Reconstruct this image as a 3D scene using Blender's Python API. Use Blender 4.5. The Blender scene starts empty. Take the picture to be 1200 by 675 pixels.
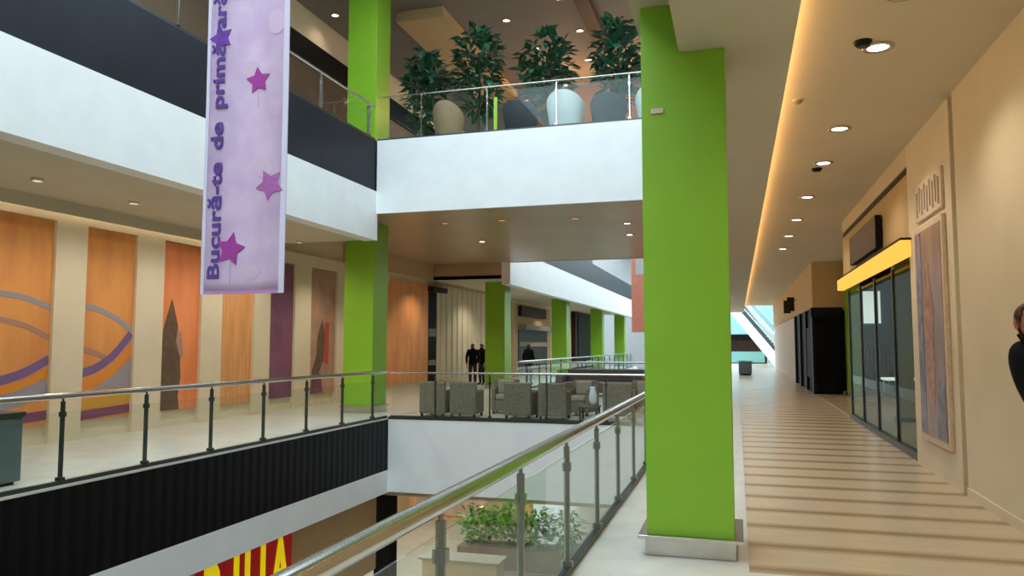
import bpy, math, random
from mathutils import Vector, Matrix
random.seed(7)
sc = bpy.context.scene
COL = sc.collection
PI = math.pi

# ------------------------------------------------------------------ helpers
def lin(c):
    if isinstance(c, str):
        c = c.lstrip('#'); c = tuple(int(c[i:i+2], 16)/255 for i in (0, 2, 4))
    return tuple((v/12.92 if v <= .04045 else ((v+.055)/1.055)**2.4) for v in c) + (1,)

class MB:
    """collects shapes and links them as one mesh object"""
    def __init__(s): s.v = []; s.f = []; s.sm = []
    def add(s, vs, fs, smooth=False):
        b = len(s.v); s.v += [tuple(v) for v in vs]
        for f in fs: s.f.append([b+i for i in f]); s.sm.append(smooth)
        return s
    def box(s, x0, x1, y0, y1, z0, z1):
        return s.add([(x0,y0,z0),(x1,y0,z0),(x1,y1,z0),(x0,y1,z0),(x0,y0,z1),(x1,y0,z1),(x1,y1,z1),(x0,y1,z1)],
                     [(0,3,2,1),(4,5,6,7),(0,1,5,4),(1,2,6,5),(2,3,7,6),(3,0,4,7)])
    def tube(s, p, q, r, n=12, r2=None, cap=True):
        p, q = Vector(p), Vector(q); d = (q-p).normalized()
        a = d.orthogonal().normalized(); b = d.cross(a); r2 = r if r2 is None else r2
        vs = [p+(a*math.cos(2*PI*i/n)+b*math.sin(2*PI*i/n))*r for i in range(n)] + [q+(a*math.cos(2*PI*i/n)+b*math.sin(2*PI*i/n))*r2 for i in range(n)]
        s.add(vs, [(i,(i+1)%n,n+(i+1)%n,n+i) for i in range(n)], True)
        if cap: s.add(vs[:n], [tuple(reversed(range(n)))]); s.add(vs[n:], [tuple(range(n))])
        return s
    def lathe(s, prof, c=(0,0,0), n=20, axis='Z'):
        vs = []
        for r, h in prof:
            for i in range(n):
                a = 2*PI*i/n; u, w = r*math.cos(a), r*math.sin(a)
                vs.append((c[0]+u, c[1]+w, c[2]+h))
        fs = [(k*n+i, k*n+(i+1)%n, (k+1)*n+(i+1)%n, (k+1)*n+i) for k in range(len(prof)-1) for i in range(n)]
        return s.add(vs, fs, True)
    def prism(s, pts, d):
        """pts: 3D loop (planar), d: extrusion vector"""
        n = len(pts); d = Vector(d); vs = [Vector(p) for p in pts]+[Vector(p)+d for p in pts]
        return s.add(vs, [tuple(reversed(range(n))), tuple(range(n,2*n))]+[(i,(i+1)%n,n+(i+1)%n,n+i) for i in range(n)])
    def ribbon(s, pts, w, d):
        """flat stroke along pts (in the YZ plane), width w, thickness d along X"""
        L, R = [], []
        for i, p in enumerate(pts):
            a = Vector(pts[max(i-1,0)]); b = Vector(pts[min(i+1,len(pts)-1)])
            t = (b-a).normalized(); nrm = Vector((0, -t.z, t.y)); ww = w[i] if isinstance(w, (list,tuple)) else w
            L.append(Vector(p)+nrm*ww/2); R.append(Vector(p)-nrm*ww/2)
        n = len(pts); vs = L+R+[v+Vector((d,0,0)) for v in L]+[v+Vector((d,0,0)) for v in R]
        fs = []
        for i in range(n-1):
            fs += [(i,i+1,n+i+1,n+i), (2*n+i,3*n+i,3*n+i+1,2*n+i+1), (i,2*n+i,2*n+i+1,i+1), (n+i,n+i+1,3*n+i+1,3*n+i)]
        fs += [(0,n,3*n,2*n), (n-1,3*n-1,4*n-1,2*n-1)]
        return s.add(vs, fs)
    def build(s, name, mat, parent=None, bevel=0, kind=None, label=None):
        off = Vector((0,0,0)); p = parent
        while p is not None: off += p.location; p = p.parent
        me = bpy.data.meshes.new(name)
        me.from_pydata([Vector(v)-off for v in s.v], [], s.f); me.validate()
        for i, pol in enumerate(me.polygons): pol.use_smooth = s.sm[i] if i < len(s.sm) else False
        import bmesh
        bm = bmesh.new(); bm.from_mesh(me); bmesh.ops.recalc_face_normals(bm, faces=bm.faces); bm.to_mesh(me); bm.free()
        me.materials.append(mat)
        o = bpy.data.objects.new(name, me); COL.objects.link(o); o.parent = parent
        if bevel:
            m = o.modifiers.new('bevel', 'BEVEL'); m.width = bevel; m.segments = 2; m.limit_method = 'ANGLE'
        if kind: o['kind'] = kind
        if label: o['label'] = label
        return o

def B(*a): return MB().box(*a)
def thing(name, label, cat, loc=(0,0,0), group=None):
    o = bpy.data.objects.new(name, None); COL.objects.link(o); o.location = loc
    o.empty_display_size = .1
    o['label'] = label; o['category'] = cat
    if group: o['group'] = group
    return o
def tag(o, label, cat, group=None):
    o['label'] = label; o['category'] = cat
    if group: o['group'] = group
    return o
def struct(name, mb, mat, bevel=0): return mb.build(name, mat, None, bevel, kind='structure')
def dup(root, loc, label=None, rotz=0, group=None):
    r = root.copy(); COL.objects.link(r); r.location = loc; r.rotation_euler = (0,0,rotz)
    if label: r['label'] = label
    if group: r['group'] = group
    for ch in list(root.children):
        c = ch.copy(); COL.objects.link(c); c.parent = r
        for g in list(ch.children):
            d = g.copy(); COL.objects.link(d); d.parent = c
    return r

# ------------------------------------------------------------------ materials
def mat(name, col, rough=.5, metal=0, spec=.5, noise=0, nscale=4, bump=0, bscale=40, emit=None, estr=0, coat=0, stretch=(1,1,1), col2=None):
    m = bpy.data.materials.new(name); m.use_nodes = True; nt = m.node_tree; N = nt.nodes; L = nt.links
    p = N['Principled BSDF']; c = lin(col)
    p.inputs['Base Color'].default_value = c; p.inputs['Roughness'].default_value = rough
    p.inputs['Metallic'].default_value = metal; p.inputs['Specular IOR Level'].default_value = spec
    p.inputs['Coat Weight'].default_value = coat
    if noise or bump or col2:
        tc = N.new('ShaderNodeTexCoord'); mp = N.new('ShaderNodeMapping'); mp.inputs['Scale'].default_value = stretch
        L.new(tc.outputs['Object'], mp.inputs['Vector'])
    if noise or col2:
        nz = N.new('ShaderNodeTexNoise'); nz.inputs['Scale'].default_value = nscale; nz.inputs['Detail'].default_value = 4
        L.new(mp.outputs['Vector'], nz.inputs['Vector'])
        mx = N.new('ShaderNodeMix'); mx.data_type = 'RGBA'
        c2 = lin(col2) if col2 else tuple(v*(1-noise) for v in c[:3])+(1,)
        mx.inputs['A'].default_value = c; mx.inputs['B'].default_value = c2
        rp = N.new('ShaderNodeValToRGB'); rp.color_ramp.elements[0].position = .38; rp.color_ramp.elements[1].position = .62
        L.new(nz.outputs['Fac'], rp.inputs['Fac']); L.new(rp.outputs['Color'], mx.inputs['Factor'])
        L.new(mx.outputs['Result'], p.inputs['Base Color'])
    if bump:
        n2 = N.new('ShaderNodeTexNoise'); n2.inputs['Scale'].default_value = bscale; n2.inputs['Detail'].default_value = 3
        L.new(mp.outputs['Vector'], n2.inputs['Vector'])
        b = N.new('ShaderNodeBump'); b.inputs['Strength'].default_value = bump; b.inputs['Distance'].default_value = .01
        L.new(n2.outputs['Fac'], b.inputs['Height']); L.new(b.outputs['Normal'], p.inputs['Normal'])
    if emit:
        p.inputs['Emission Color'].default_value = lin(emit); p.inputs['Emission Strength'].default_value = estr
    return m

def glass_mat(name, tint, gloss=.06, rough=.02, ior=1.3):
    m = bpy.data.materials.new(name); m.use_nodes = True; nt = m.node_tree; N = nt.nodes; L = nt.links
    N.remove(N['Principled BSDF']); out = N['Material Output']
    t = N.new('ShaderNodeBsdfTransparent'); t.inputs['Color'].default_value = lin(tint)
    g = N.new('ShaderNodeBsdfGlossy'); g.inputs['Roughness'].default_value = rough; g.inputs['Color'].default_value = (.9,1,.95,1)
    fr = N.new('ShaderNodeFresnel'); fr.inputs['IOR'].default_value = ior
    ml = N.new('ShaderNodeMath'); ml.operation = 'ADD'; ml.inputs[1].default_value = gloss; ml.use_clamp = True
    mx = N.new('ShaderNodeMixShader')
    ge = N.new('ShaderNodeNewGeometry'); iv = N.new('ShaderNodeMath'); iv.operation = 'SUBTRACT'; iv.inputs[0].default_value = 1
    m2 = N.new('ShaderNodeMath'); m2.operation = 'MULTIPLY'
    L.new(ge.outputs['Backfacing'], iv.inputs[1]); L.new(ml.outputs[0], m2.inputs[0]); L.new(iv.outputs[0], m2.inputs[1])
    L.new(fr.outputs[0], ml.inputs[0]); L.new(m2.outputs[0], mx.inputs[0]); L.new(t.outputs[0], mx.inputs[1]); L.new(g.outputs[0], mx.inputs[2])
    L.new(mx.outputs[0], out.inputs['Surface'])
    return m

def stripe_mat(name, c1, c2, scale, axis='Y', lo=.45, hi=.6, rough=.3, noise=.12, bumpy=0):
    """bands across one axis in world units: 'scale' = band period"""
    m = bpy.data.materials.new(name); m.use_nodes = True; nt = m.node_tree; N = nt.nodes; L = nt.links
    p = N['Principled BSDF']; p.inputs['Roughness'].default_value = rough; p.inputs['Specular IOR Level'].default_value = .15 if bumpy else .5
    tc = N.new('ShaderNodeTexCoord'); sp = N.new('ShaderNodeSeparateXYZ'); L.new(tc.outputs['Object'], sp.inputs[0])
    d = N.new('ShaderNodeMath'); d.operation = 'DIVIDE'; d.inputs[1].default_value = scale; L.new(sp.outputs[axis], d.inputs[0])
    fr = N.new('ShaderNodeMath'); fr.operation = 'PINGPONG'; fr.inputs[1].default_value = .5; L.new(d.outputs[0], fr.inputs[0])
    mu = N.new('ShaderNodeMath'); mu.operation = 'MULTIPLY'; mu.inputs[1].default_value = 2; L.new(fr.outputs[0], mu.inputs[0])
    rp = N.new('ShaderNodeValToRGB'); rp.color_ramp.elements[0].position = lo; rp.color_ramp.elements[1].position = hi
    rp.color_ramp.elements[0].color = lin(c1); rp.color_ramp.elements[1].color = lin(c2)
    L.new(mu.outputs[0], rp.inputs[0])
    nz = N.new('ShaderNodeTexNoise'); nz.inputs['Scale'].default_value = 3; nz.inputs['Detail'].default_value = 5
    mp = N.new('ShaderNodeMapping'); mp.inputs['Scale'].default_value = (1,6,1); L.new(tc.outputs['Object'], mp.inputs[0]); L.new(mp.outputs[0], nz.inputs['Vector'])
    hs = N.new('ShaderNodeMix'); hs.data_type = 'RGBA'; hs.blend_type = 'MULTIPLY'; hs.inputs['Factor'].default_value = noise*2
    L.new(rp.outputs[0], hs.inputs['A']); L.new(nz.outputs['Color'], hs.inputs['B'])
    L.new(hs.outputs['Result'], p.inputs['Base Color'])
    if bumpy:
        b = N.new('ShaderNodeBump'); b.inputs['Strength'].default_value = bumpy; b.inputs['Distance'].default_value = .02
        L.new(mu.outputs[0], b.inputs['Height']); L.new(b.outputs['Normal'], p.inputs['Normal'])
    return m

def emis(name, col, s):
    m = bpy.data.materials.new(name); m.use_nodes = True; nt = m.node_tree; N = nt.nodes
    N.remove(N['Principled BSDF']); e = N.new('ShaderNodeEmission'); e.inputs[0].default_value = lin(col); e.inputs[1].default_value = s
    nt.links.new(e.outputs[0], N['Material Output'].inputs['Surface']); return m

M = dict(
 green = mat('lime_lacquer', '#84b72f', .32, noise=.06, nscale=1.5, spec=.4),
 white = mat('white_fascia', '#e9eced', .5, noise=.04, nscale=2),
 blackrib = stripe_mat('black_ribbed', '#121214', '#0b0b0d', .22, 'Y', .1, .25, .5, .1, .4),
 darkglass = mat('dark_parapet', '#20242d', .5, spec=.2, noise=.3, nscale=1.2),
 steel = mat('brushed_steel', '#c9c7c2', .22, 1, noise=.1, nscale=8, stretch=(1,.2,1)),
 steeldark = mat('dark_steel', '#4d524f', .4, .8, noise=.1),
 glass = glass_mat('rail_glass', '#f8fcfa', .01),
 glass2 = glass_mat('shop_glass', '#dfe8e0', .0, ior=1.05),
 stone = mat('pale_stone', '#d4cfc4', .3, noise=.12, nscale=2.5, bump=.02),
 plank = stripe_mat('banded_floor', '#d2c0a4', '#98805f', .72, 'Y', .58, .97, .24, .16),
 ceil = mat('warm_white_ceiling', '#d8c9ac', .8, noise=.04, nscale=1),
 soffit = mat('soffit_paint', '#c8c0a8', .8, noise=.05, nscale=1),
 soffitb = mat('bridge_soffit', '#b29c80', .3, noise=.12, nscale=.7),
 wallc = mat('cream_wall', '#dfd2b8', .75, noise=.05, nscale=1.2, bump=.03),
 walltan = mat('tan_wall', '#c3a77c', .75, noise=.06, nscale=1.2),
 wallbrown = mat('brown_wall', '#6b5240', .7, noise=.15, nscale=1.0),
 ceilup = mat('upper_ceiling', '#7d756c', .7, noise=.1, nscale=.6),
 orange = mat('orange_panel', '#e59f58', .5, col2='#d88d52', nscale=1.4, stretch=(1,2,.5)),
 orange2 = mat('orange_red_panel', '#ee9462', .5, col2='#e48452', nscale=1.5, stretch=(1,2,.5)),
 tanorange = mat('tan_orange_panel', '#e3a76e', .5, col2='#d6955e', nscale=3, stretch=(1,4,.3)),
 purple = mat('purple_panel', '#83506c', .5, col2='#704462', nscale=1.4),
 mauve = mat('mauve_panel', '#a88470', .5, col2='#bd9478', nscale=2.2),
 p_violet = mat('violet_paint', '#7a5f94', .6), p_grey = mat('blue_grey_paint', '#9a95a0', .6),
 p_pink = mat('dusty_pink_paint', '#b08478', .6), p_yellow = mat('ochre_paint', '#c79a35', .6), p_magenta = mat('plum_paint', '#7e4468', .6),
 p_brown = mat('dark_brown_paint', '#6d5744', .6, noise=.3, nscale=8), p_red = mat('red_paint', '#b84a2c', .6), p_orange = mat('bright_orange_paint', '#e38e30', .6),
 banner = mat('lavender_cloth', '#dec6e4', .8, col2='#d0b5da', nscale=3.5),
 bannerw = mat('pale_cloth_edge', '#ddd6f0', .8), bannerhem = mat('magenta_hem', '#c48cc4', .8),
 star = mat('magenta_print', '#ae3fa3', .8, noise=.15, nscale=20), starp = mat('faded_magenta_print', '#b86cb6', .8, noise=.15, nscale=20), starv = mat('violet_print', '#7a3fb0', .8),
 ink = mat('violet_ink', '#5b3f92', .8), blush = mat('peach_print', '#d6bcd6', .8),
 wicker = mat('grey_wicker', '#857a68', .8, noise=.35, nscale=30, bump=.6, bscale=60),
 wicker2 = mat('dark_wicker', '#6d6252', .8, noise=.35, nscale=30, bump=.6, bscale=60),
 cush = mat('beige_cushion', '#a09682', .9, noise=.08), cushw = mat('white_cushion', '#d6dbe2', .9, noise=.06),
 cushd = mat('charcoal_cushion', '#3c3f48', .9, noise=.1), cusht = mat('tan_cushion', '#a08468', .9, noise=.1),
 leaf = mat('dark_leaf', '#2f6a4a', .45, col2='#1f4c34', nscale=3), leaf2 = mat('light_leaf', '#6c9a30', .5, col2='#4b7f26', nscale=3),
 bark = mat('bark', '#5a4633', .9, noise=.3, nscale=12), pot = mat('dark_planter', '#33353a', .5, noise=.1),
 soil = mat('soil', '#3a2c20', .95, noise=.4, nscale=20), terr = mat('brown_planter', '#7a5236', .7, noise=.2),
 black = mat('matt_black', '#0e0d0f', .6, spec=.12, noise=.3, nscale=2), blackg = mat('satin_black', '#0d0d0f', .45, spec=.2),
 dbrown = mat('dark_brown', '#33241d', .6, spec=.15, noise=.3, nscale=2),
 led = emis('warm_led', '#ffc680', 14), lens = emis('lamp_lens', '#fff2dc', 9), lightbox = emis('amber_lightbox', '#ffb84e', 1.35),
 warmlamp = emis('amber_lamp', '#ffb060', 7),
 whitebox = mat('lit_white_panel', '#e8ecf2', .5, emit='#e8ecf6', estr=1.1),
 poster = mat('poster_print', '#85685c', .35, col2='#a38676', nscale=1.3, stretch=(1,1.3,.8)),
 posterfig = mat('poster_figure', '#9a5d46', .4, col2='#b98462', nscale=7), posterd = mat('poster_dark', '#5d5566', .4, col2='#8a8092', nscale=5),
 lattice = mat('pale_sign', '#d8c4b0', .6, noise=.15, nscale=30),
 binm = mat('slate_metal', '#566360', .45, noise=.1), coral = mat('coral_cloth', '#f7a48e', .8, noise=.08),
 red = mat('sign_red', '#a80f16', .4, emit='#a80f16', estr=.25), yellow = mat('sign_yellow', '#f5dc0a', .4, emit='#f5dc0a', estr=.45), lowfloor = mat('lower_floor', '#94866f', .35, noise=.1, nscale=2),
 skin = mat('skin', '#a8694f', .5, noise=.06), hair = mat('brown_hair', '#4a241a', .5, noise=.3, nscale=40), jacket = mat('black_jacket', '#101012', .8, spec=.15, noise=.2, nscale=10),
 trous = mat('dark_trousers', '#20222a', .8, noise=.1), shoe = mat('black_shoe', '#0f0f10', .4), lips = mat('lips', '#8a4a40', .5), eye = mat('eye_white', '#e0dcd6', .3),
 greencol = mat('shaded_green', '#8c8a3c', .5), clothes = mat('dark_red_cloth', '#8c3a36', .9, noise=.3, nscale=9), lime = mat('lime_plastic', '#a8cf3e', .5),
 shopfloor = mat('shop_floor', '#b8a488', .2, noise=.1), grey = mat('mid_grey', '#7d7d7c', .6, noise=.1), skyglass = mat('pale_window', '#8fb9c4', .15), steelmid = mat('mid_steel', '#8f918c', .35, .8, noise=.1), amberlens = emis('amber_lens', '#ff9a48', 1.2),
 teal = mat('teal_glass', '#7fb3b0', .1),
)
ZU = 6.4      # upper floor level
ZL = -6.4     # lower floor level
ZC = 11.0     # ceiling over the upper floor

# ------------------------------------------------------------------ setting: slabs, soffits, walls
XG = -7.7     # edge of the left gallery
XW = -11.3    # wall of the left gallery
YB = 16.3     # front of the bridges
YE = 27.0     # back of the bridges
# our floor
struct('floor', B(-1.22, .05, -9, 80, -.35, 0), M['stone'])
struct('floor.001', B(.05, 8, 6.0, 80, -.35, 0), M['plank'])
struct('floor.010', B(.05, 8, -9, 6.0, -.35, 0), M['stone'])
struct('floor.002', B(XW, XG-.06, -9, 62, -.35, 0), M['stone'])
struct('floor.003', B(XG, -1.22, YB, YE, -.35, 0), M['stone'])
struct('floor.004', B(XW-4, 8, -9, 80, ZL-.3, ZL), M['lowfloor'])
# fascias of our level
struct('trim_1', B(XG-.06, XG, -9, YB, -1.17, -.03), M['blackrib'])
struct('trim_19', B(XG-.06, XG, -9, YB, -.03, 0), M['stone'])
struct('trim_2', B(XG-.3, XG+.0, -9, YB, -1.68, -1.17), M['white'])
struct('trim_3', B(XG+.001, -1.22, YB-.06, YB, -1.66, -.02), M['white'])
struct('trim_4', B(XG+.001, -1.22, YB-.07, YB-.0, -.02, .03), M['steeldark'])
struct('trim_5', B(XG-.3, XG, YE, 62, -1.66, -.02), M['white'])
struct('trim_6', B(-1.22, -1.16, -9, YB-.06, -1.66, -.36), M['white'])
struct('trim_7', B(-1.22, -1.16, YE, 62, -1.66, -.36), M['white'])
struct('trim_8', B(XG+.001, -1.22, YE, YE+.06, -1.66, -.02), M['white'])
struct('trim_9', B(XG-.35, XG-.3, -9, YB, -3.4, -1.3), M['walltan'])        # shop bulkhead of the floor below
struct('ceiling', B(XW, XG-.3, -9, 62, -1.75, -1.60), M['soffit'])
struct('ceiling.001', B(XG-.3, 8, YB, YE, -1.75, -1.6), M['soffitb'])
struct('ceiling.002', B(-1.16, 8, -9, 62, -1.76, -1.61), M['soffit'])
# left gallery, upper floor
XU = -8.0
struct('floor.005', B(XW, XU-.08, -9, 62, ZU-.25, ZU), M['stone'])
struct('trim_10', B(XU-.08, XU, -9, YB-.2, 5.22, 6.42), M['darkglass'])
struct('trim_11', B(XU-.3, XU+.03, -9, YB-.2, 4.08, 5.22), M['white'])
struct('trim_12', B(XU-.08, XU, YE, 62, 5.25, 6.42), M['darkglass'])
struct('trim_13', B(XU-.3, XU+.03, YE, 62, 3.9, 5.25), M['white'])
struct('ceiling.003', B(XW+.28, XU-.3, -9, YB-.1, 4.12, 4.25), M['soffit'])
struct('ceiling.004', B(XW, XU-.3, YE, 62, 4.12, 4.25), M['soffit'])
struct('trim_33', B(XW+.28, XW+.31, -9, YB-.1, 3.90, 4.12), M['soffit'])
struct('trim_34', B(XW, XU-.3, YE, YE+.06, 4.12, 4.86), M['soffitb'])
struct('ceiling.005', B(XW, XW+.28, -9, YB-.1, 4.5, 4.6), M['soffit'])
# bridge, upper floor
struct('floor.006', B(XU, -.75, YB-.2, YE, ZU-.25, ZU), M['stone'])
struct('floor.007', B(XW, XU, YB-.1, YE, ZU-.25, ZU-.001), M['stone'])
struct('trim_14', B(XU+.03, -.75, YB-.26, YB-.2, 4.70, 6.42), M['white'])
struct('trim_15', B(XU+.03, -.75, YE, YE+.06, 4.70, 6.42), M['white'])
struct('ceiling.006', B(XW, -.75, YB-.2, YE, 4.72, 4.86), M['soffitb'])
# right: slab above the corridor, soffit strip and ceiling panel with cove
struct('floor.008', B(-.78, 8, -9, 58, 5.2, ZU), M['white'])
struct('ceiling.007', B(-.80, -.41, -9, 58, 4.46, 5.2), M['soffit'])
struct('ceiling.008', B(-.41, .43, -9, 58, 4.05, 4.45), M['soffit'])
struct('ceiling.009', B(.43, 8, -9, 58, 4.52, 4.75), M['ceil'])
struct('trim_16', B(.43, .48, -9, 58, 4.05, 4.22), M['soffit'])
# outer walls and roofs
struct('wall_left', B(XW-.3, XW, -9, 62, -.35, ZC), M['wallc'])
struct('wall_left.001', B(XW-4.3, XW-4, -9, 80, ZL, -1.6), M['walltan'])
struct('wall_back', B(XW-4.3, 8.3, -9.3, -9, ZL, ZC), M['wallc'])
struct('wall_far', B(XW-4.3, 8.3, 80, 80.3, ZL, ZC), M['grey'])
struct('wall_right.001', B(8, 8.3, -9, 80, ZL, ZC), M['wallc'])
struct('wall_right.002', B(2.4, 2.6, -9, 58, ZU, ZC), M['wallc'])
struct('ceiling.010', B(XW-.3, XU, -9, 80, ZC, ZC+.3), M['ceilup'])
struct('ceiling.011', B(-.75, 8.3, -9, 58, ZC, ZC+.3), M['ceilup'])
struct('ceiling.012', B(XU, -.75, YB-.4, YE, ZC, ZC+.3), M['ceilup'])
struct('trim_17', B(XW, XW+.1, -9, 31, 9.4, 10.1), M['black'])                   # dark band above the upper shops
struct('wall_left.002', B(XW, XW+.05, -9, 62, ZU, 9.4), M['wallbrown'])
# beams under the upper ceiling
for i, (xa, xb, ya, yb, zz) in enumerate([(-9.0,-7.6,19.2,26.9,10.7), (-4.0,-3.6,18.5,26.9,10.8)]):
    struct('beam' + ('.%03d' % i if i else ''), B(xa, xb, ya, yb, zz, ZC), M['wallbrown'] if i else M['walltan'])
# left wall: cream piers between the mural panels are the wall; lintel band over them
struct('trim_18', B(XW, XW+.12, 7, 23.6, 3.80, 4.12), M['wallc'])
struct('baseboard_left', B(XW, XW+.05, -9, 34, 0, .12), M['wallc'])
# piers (proud of the panels)
for k, (a, b) in enumerate([(10.37,11.03),(12.23,12.98),(14.14,14.85),(16.06,16.72),(17.83,18.63),(20.05,20.6)]):
    struct('trim_%d' % (20+k), B(XW, XW+.12, a, b, 0, 3.80), M['wallc'])

# ------------------------------------------------------------------ near right wall, storefronts
XR = 2.4
struct('wall_right', B(XR, XR+.25, -9, 9.62, 0, 4.52), M['wallc'])
struct('trim_30', B(XR+.14, XR+.25, 9.62, 9.80, 0, 4.52), M['dbrown'])            # dark slot
struct('wall_right.003', B(XR, XR+.25, 9.80, 12.1, 0, 4.52), M['wallc'])
struct('wall_right.004', B(XR, XR+.2, 12.1, 19.2, 3.16, 4.12), M['walltan'])
struct('wall_right.005', B(XR+.02, XR+.2, 12.1, 19.2, 4.12, 4.24), M['dbrown'])
struct('wall_right.006', B(XR, XR+.2, 12.1, 19.2, 4.24, 4.52), M['ceil'])
struct('baseboard_right', B(XR-.015, XR, -9, 9.62, 0, .10), M['wallc'])
# shop beyond the glazing
struct('floor.009', B(XR+.1, 7.9, 12.1, 27.9, 0, .012), M['shopfloor'])
struct('wall_right.007', B(XR+.25, 8, 12.0, 12.1, 0, 4.52), M['wallc'])
struct('wall_right.008', B(4.0, 8, 30.5, 30.7, 0, 4.52), M['dbrown'])
struct('wall_right.009', B(2.5, 4.0, 28.1, 58, 2.95, 4.52), M['walltan'])
struct('wall_right.010', B(2.56, 3.4, 28.2, 37, 0, 2.94), M['black'])
struct('wall_right.011', B(3.4, 4.0, 30.5, 37, 0, 2.94), M['black'])
struct('wall_right.012', B(2.56, 4.0, 37, 58, 0, 2.95), M['lattice'])
struct('wall_right.013', B(7.7, 7.9, 12.1, 30.5, 0, 4.52), M['wallbrown'])
for k in range(1):
    w = thing('window_1', 'tall glass shop front under the glowing amber strip', 'shop window', (XR+.1, 15.6, 0))
    w['kind'] = 'structure'; del w['label']; del w['category']
    for i, y in enumerate((12.15, 13.9, 15.65, 17.4, 19.1)):
        B(XR+.07, XR+.13, y-.025, y+.025, .013, 2.9).build('mullion', M['steeldark'], w)
    for a, b in ((12.2,13.85),(13.95,15.6),(15.7,17.35),(17.45,19.05)):
        B(XR+.09, XR+.105, a, b, .10, 2.86).build('pane', M['glass2'], w)
    B(XR+.04, XR+.16, 12.1, 19.2, .0, .10).build('sill', M['steeldark'], w)

lb = thing('sign_light', 'glowing amber strip running above the shop window on the right', 'shop light', (XR, 15.6, 2.9))
B(XR-.14, XR-.001, 12.0, 19.2, 2.92, 3.15).build('diffuser', M['lightbox'], lb)
B(XR-.15, XR-.001, 11.95, 19.25, 3.15, 3.18).build('top_cover', M['dbrown'], lb)
sg = thing('shop_sign', 'dark hanging sign board above the amber light strip', 'sign', (XR-.1, 15.6, 3.3))
B(XR-.12, XR-.02, 14.1, 17.2, 3.30, 3.86).build('board', M['blackg'], sg, .01)
for y in (14.5, 16.7): B(XR-.02, XR, y, y+.06, 3.5, 3.6).build('bracket', M['steeldark'], sg)

po = thing('framed_poster', 'tall framed poster with a reddish figure on the cream wall', 'poster', (XR, 10.8, .45))
B(XR-.05, XR-.001, 10.08, 11.55, .42, 3.22).build('frame', M['lattice'], po, .008)
B(XR-.056, XR-.05, 10.16, 11.47, .50, 3.14).build('print', M['poster'], po)
fig = [(10.72,.9),(10.98,.95),(11.02,1.5),(11.12,1.9),(11.05,2.3),(10.98,2.42),(10.96,2.62),(10.88,2.74),(10.78,2.68),(10.76,2.5),(10.70,2.38),(10.60,2.1),(10.66,1.7),(10.64,1.3)]
MB().prism([(XR-.0565, y, z) for y, z in fig], (-.003,0,0)).build('printed_figure', M['posterfig'], po)
B(XR-.060, XR-.0565, 11.16, 11.46, .52, 3.12).build('printed_band', M['posterd'], po)
MB().prism([(XR-.0565,10.18,.52),(XR-.0565,10.62,.52),(XR-.0565,10.55,1.1),(XR-.0565,10.3,1.35),(XR-.0565,10.18,1.3)], (-.003,0,0)).build('printed_band', M['posterd'], po)
ls = thing('wall_sign', 'pale patterned sign panel above the framed poster', 'sign', (XR, 10.8, 3.3))
B(XR-.035, XR-.001, 10.1, 11.5, 3.30, 3.80).build('board', M['lattice'], ls, .006)
for i in range(9):
    mb = MB(); y = 10.2+i*.14; mb.box(XR-.045, XR-.035, y, y+.05, 3.36+.05*(i%2), 3.74-.05*((i+1)%2)); mb.build('raised_pattern', M['cush'], ls)

# shop fittings seen through the glazing
dp = thing('display_screen', 'backlit white panel at the back of the glazed shop', 'display', (4.5, 30.4, 2.5))
B(4.15, 5.0, 30.38, 30.49, 2.45, 3.62).build('panel', M['whitebox'], dp)
MB().box(4.1,4.15,30.36,30.49,2.4,3.67).box(5.0,5.05,30.36,30.49,2.4,3.67).box(4.1,5.05,30.36,30.49,2.4,2.45).box(4.1,5.05,30.36,30.49,3.62,3.67).build('frame', M['steeldark'], dp)
dp2 = thing('display_screen', 'second backlit white panel deeper in the shop behind the olive column', 'display', (6.6, 30.4, 2.2))
B(6.2, 7.0, 30.38, 30.49, 2.1, 3.3).build('panel', M['whitebox'], dp2)
B(6.15,7.05,30.36,30.49,3.3,3.35).build('frame', M['steeldark'], dp2)
oc = thing('column', 'green column coloured olive as if in shade, just inside the shop window', 'column', (3.45, 18.9, .012))
B(3.30, 3.62, 18.3, 18.62, .10, 4.5).build('shaft', M['greencol'], oc, .01)  # green column, its shade put into the olive colour
B(3.27, 3.65, 18.27, 18.65, .013, .10).build('base_trim', M['steeldark'], oc)
gc = thing('column', 'bright green column beside the black shop block', 'column', (3.8, 27.6, 0))
B(3.48, 3.9, 27.5, 27.9, .10, 4.5).build('shaft', M['green'], gc, .01)
B(3.45, 3.93, 27.47, 27.93, .013, .10).build('base_trim', M['steel'], gc)
ck = thing('clothes_rack', 'clothes rack of dark red garments at the back of the glazed shop', 'clothes rack', (4.6, 29.6, 0))
MB().tube((4.1,29.6,0),(4.1,29.6,1.75),.02).tube((5.4,29.6,0),(5.4,29.6,1.75),.02).tube((4.1,29.6,1.74),(5.4,29.6,1.74),.02).build('frame', M['steeldark'], ck)
for i in range(9):
    x = 4.22+i*.13
    g = MB(); g.prism([(x-.02,29.35,1.62),(x-.02,29.85,1.62),(x-.02,29.92,.7-.08*(i%3)),(x-.02,29.28,.7-.08*(i%3))], (.05,0,0))
    g.tube((x,29.6,1.62),(x,29.6,1.73),.006, 6)
    g.build('garment', M['clothes'] if i%3 else M['cushd'], ck)
st = thing('display_table', 'low white display table on the floor of the glazed shop', 'table', (4.9, 25.5, 0))
B(4.2, 5.6, 25, 26, .62, .68).build('table_top', M['whitebox'], st)
for x in (4.25, 5.5):
    for y in (25.05, 25.9): B(x, x+.05, y, y+.05, .012, .62).build('leg', M['steel'], st)
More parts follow.
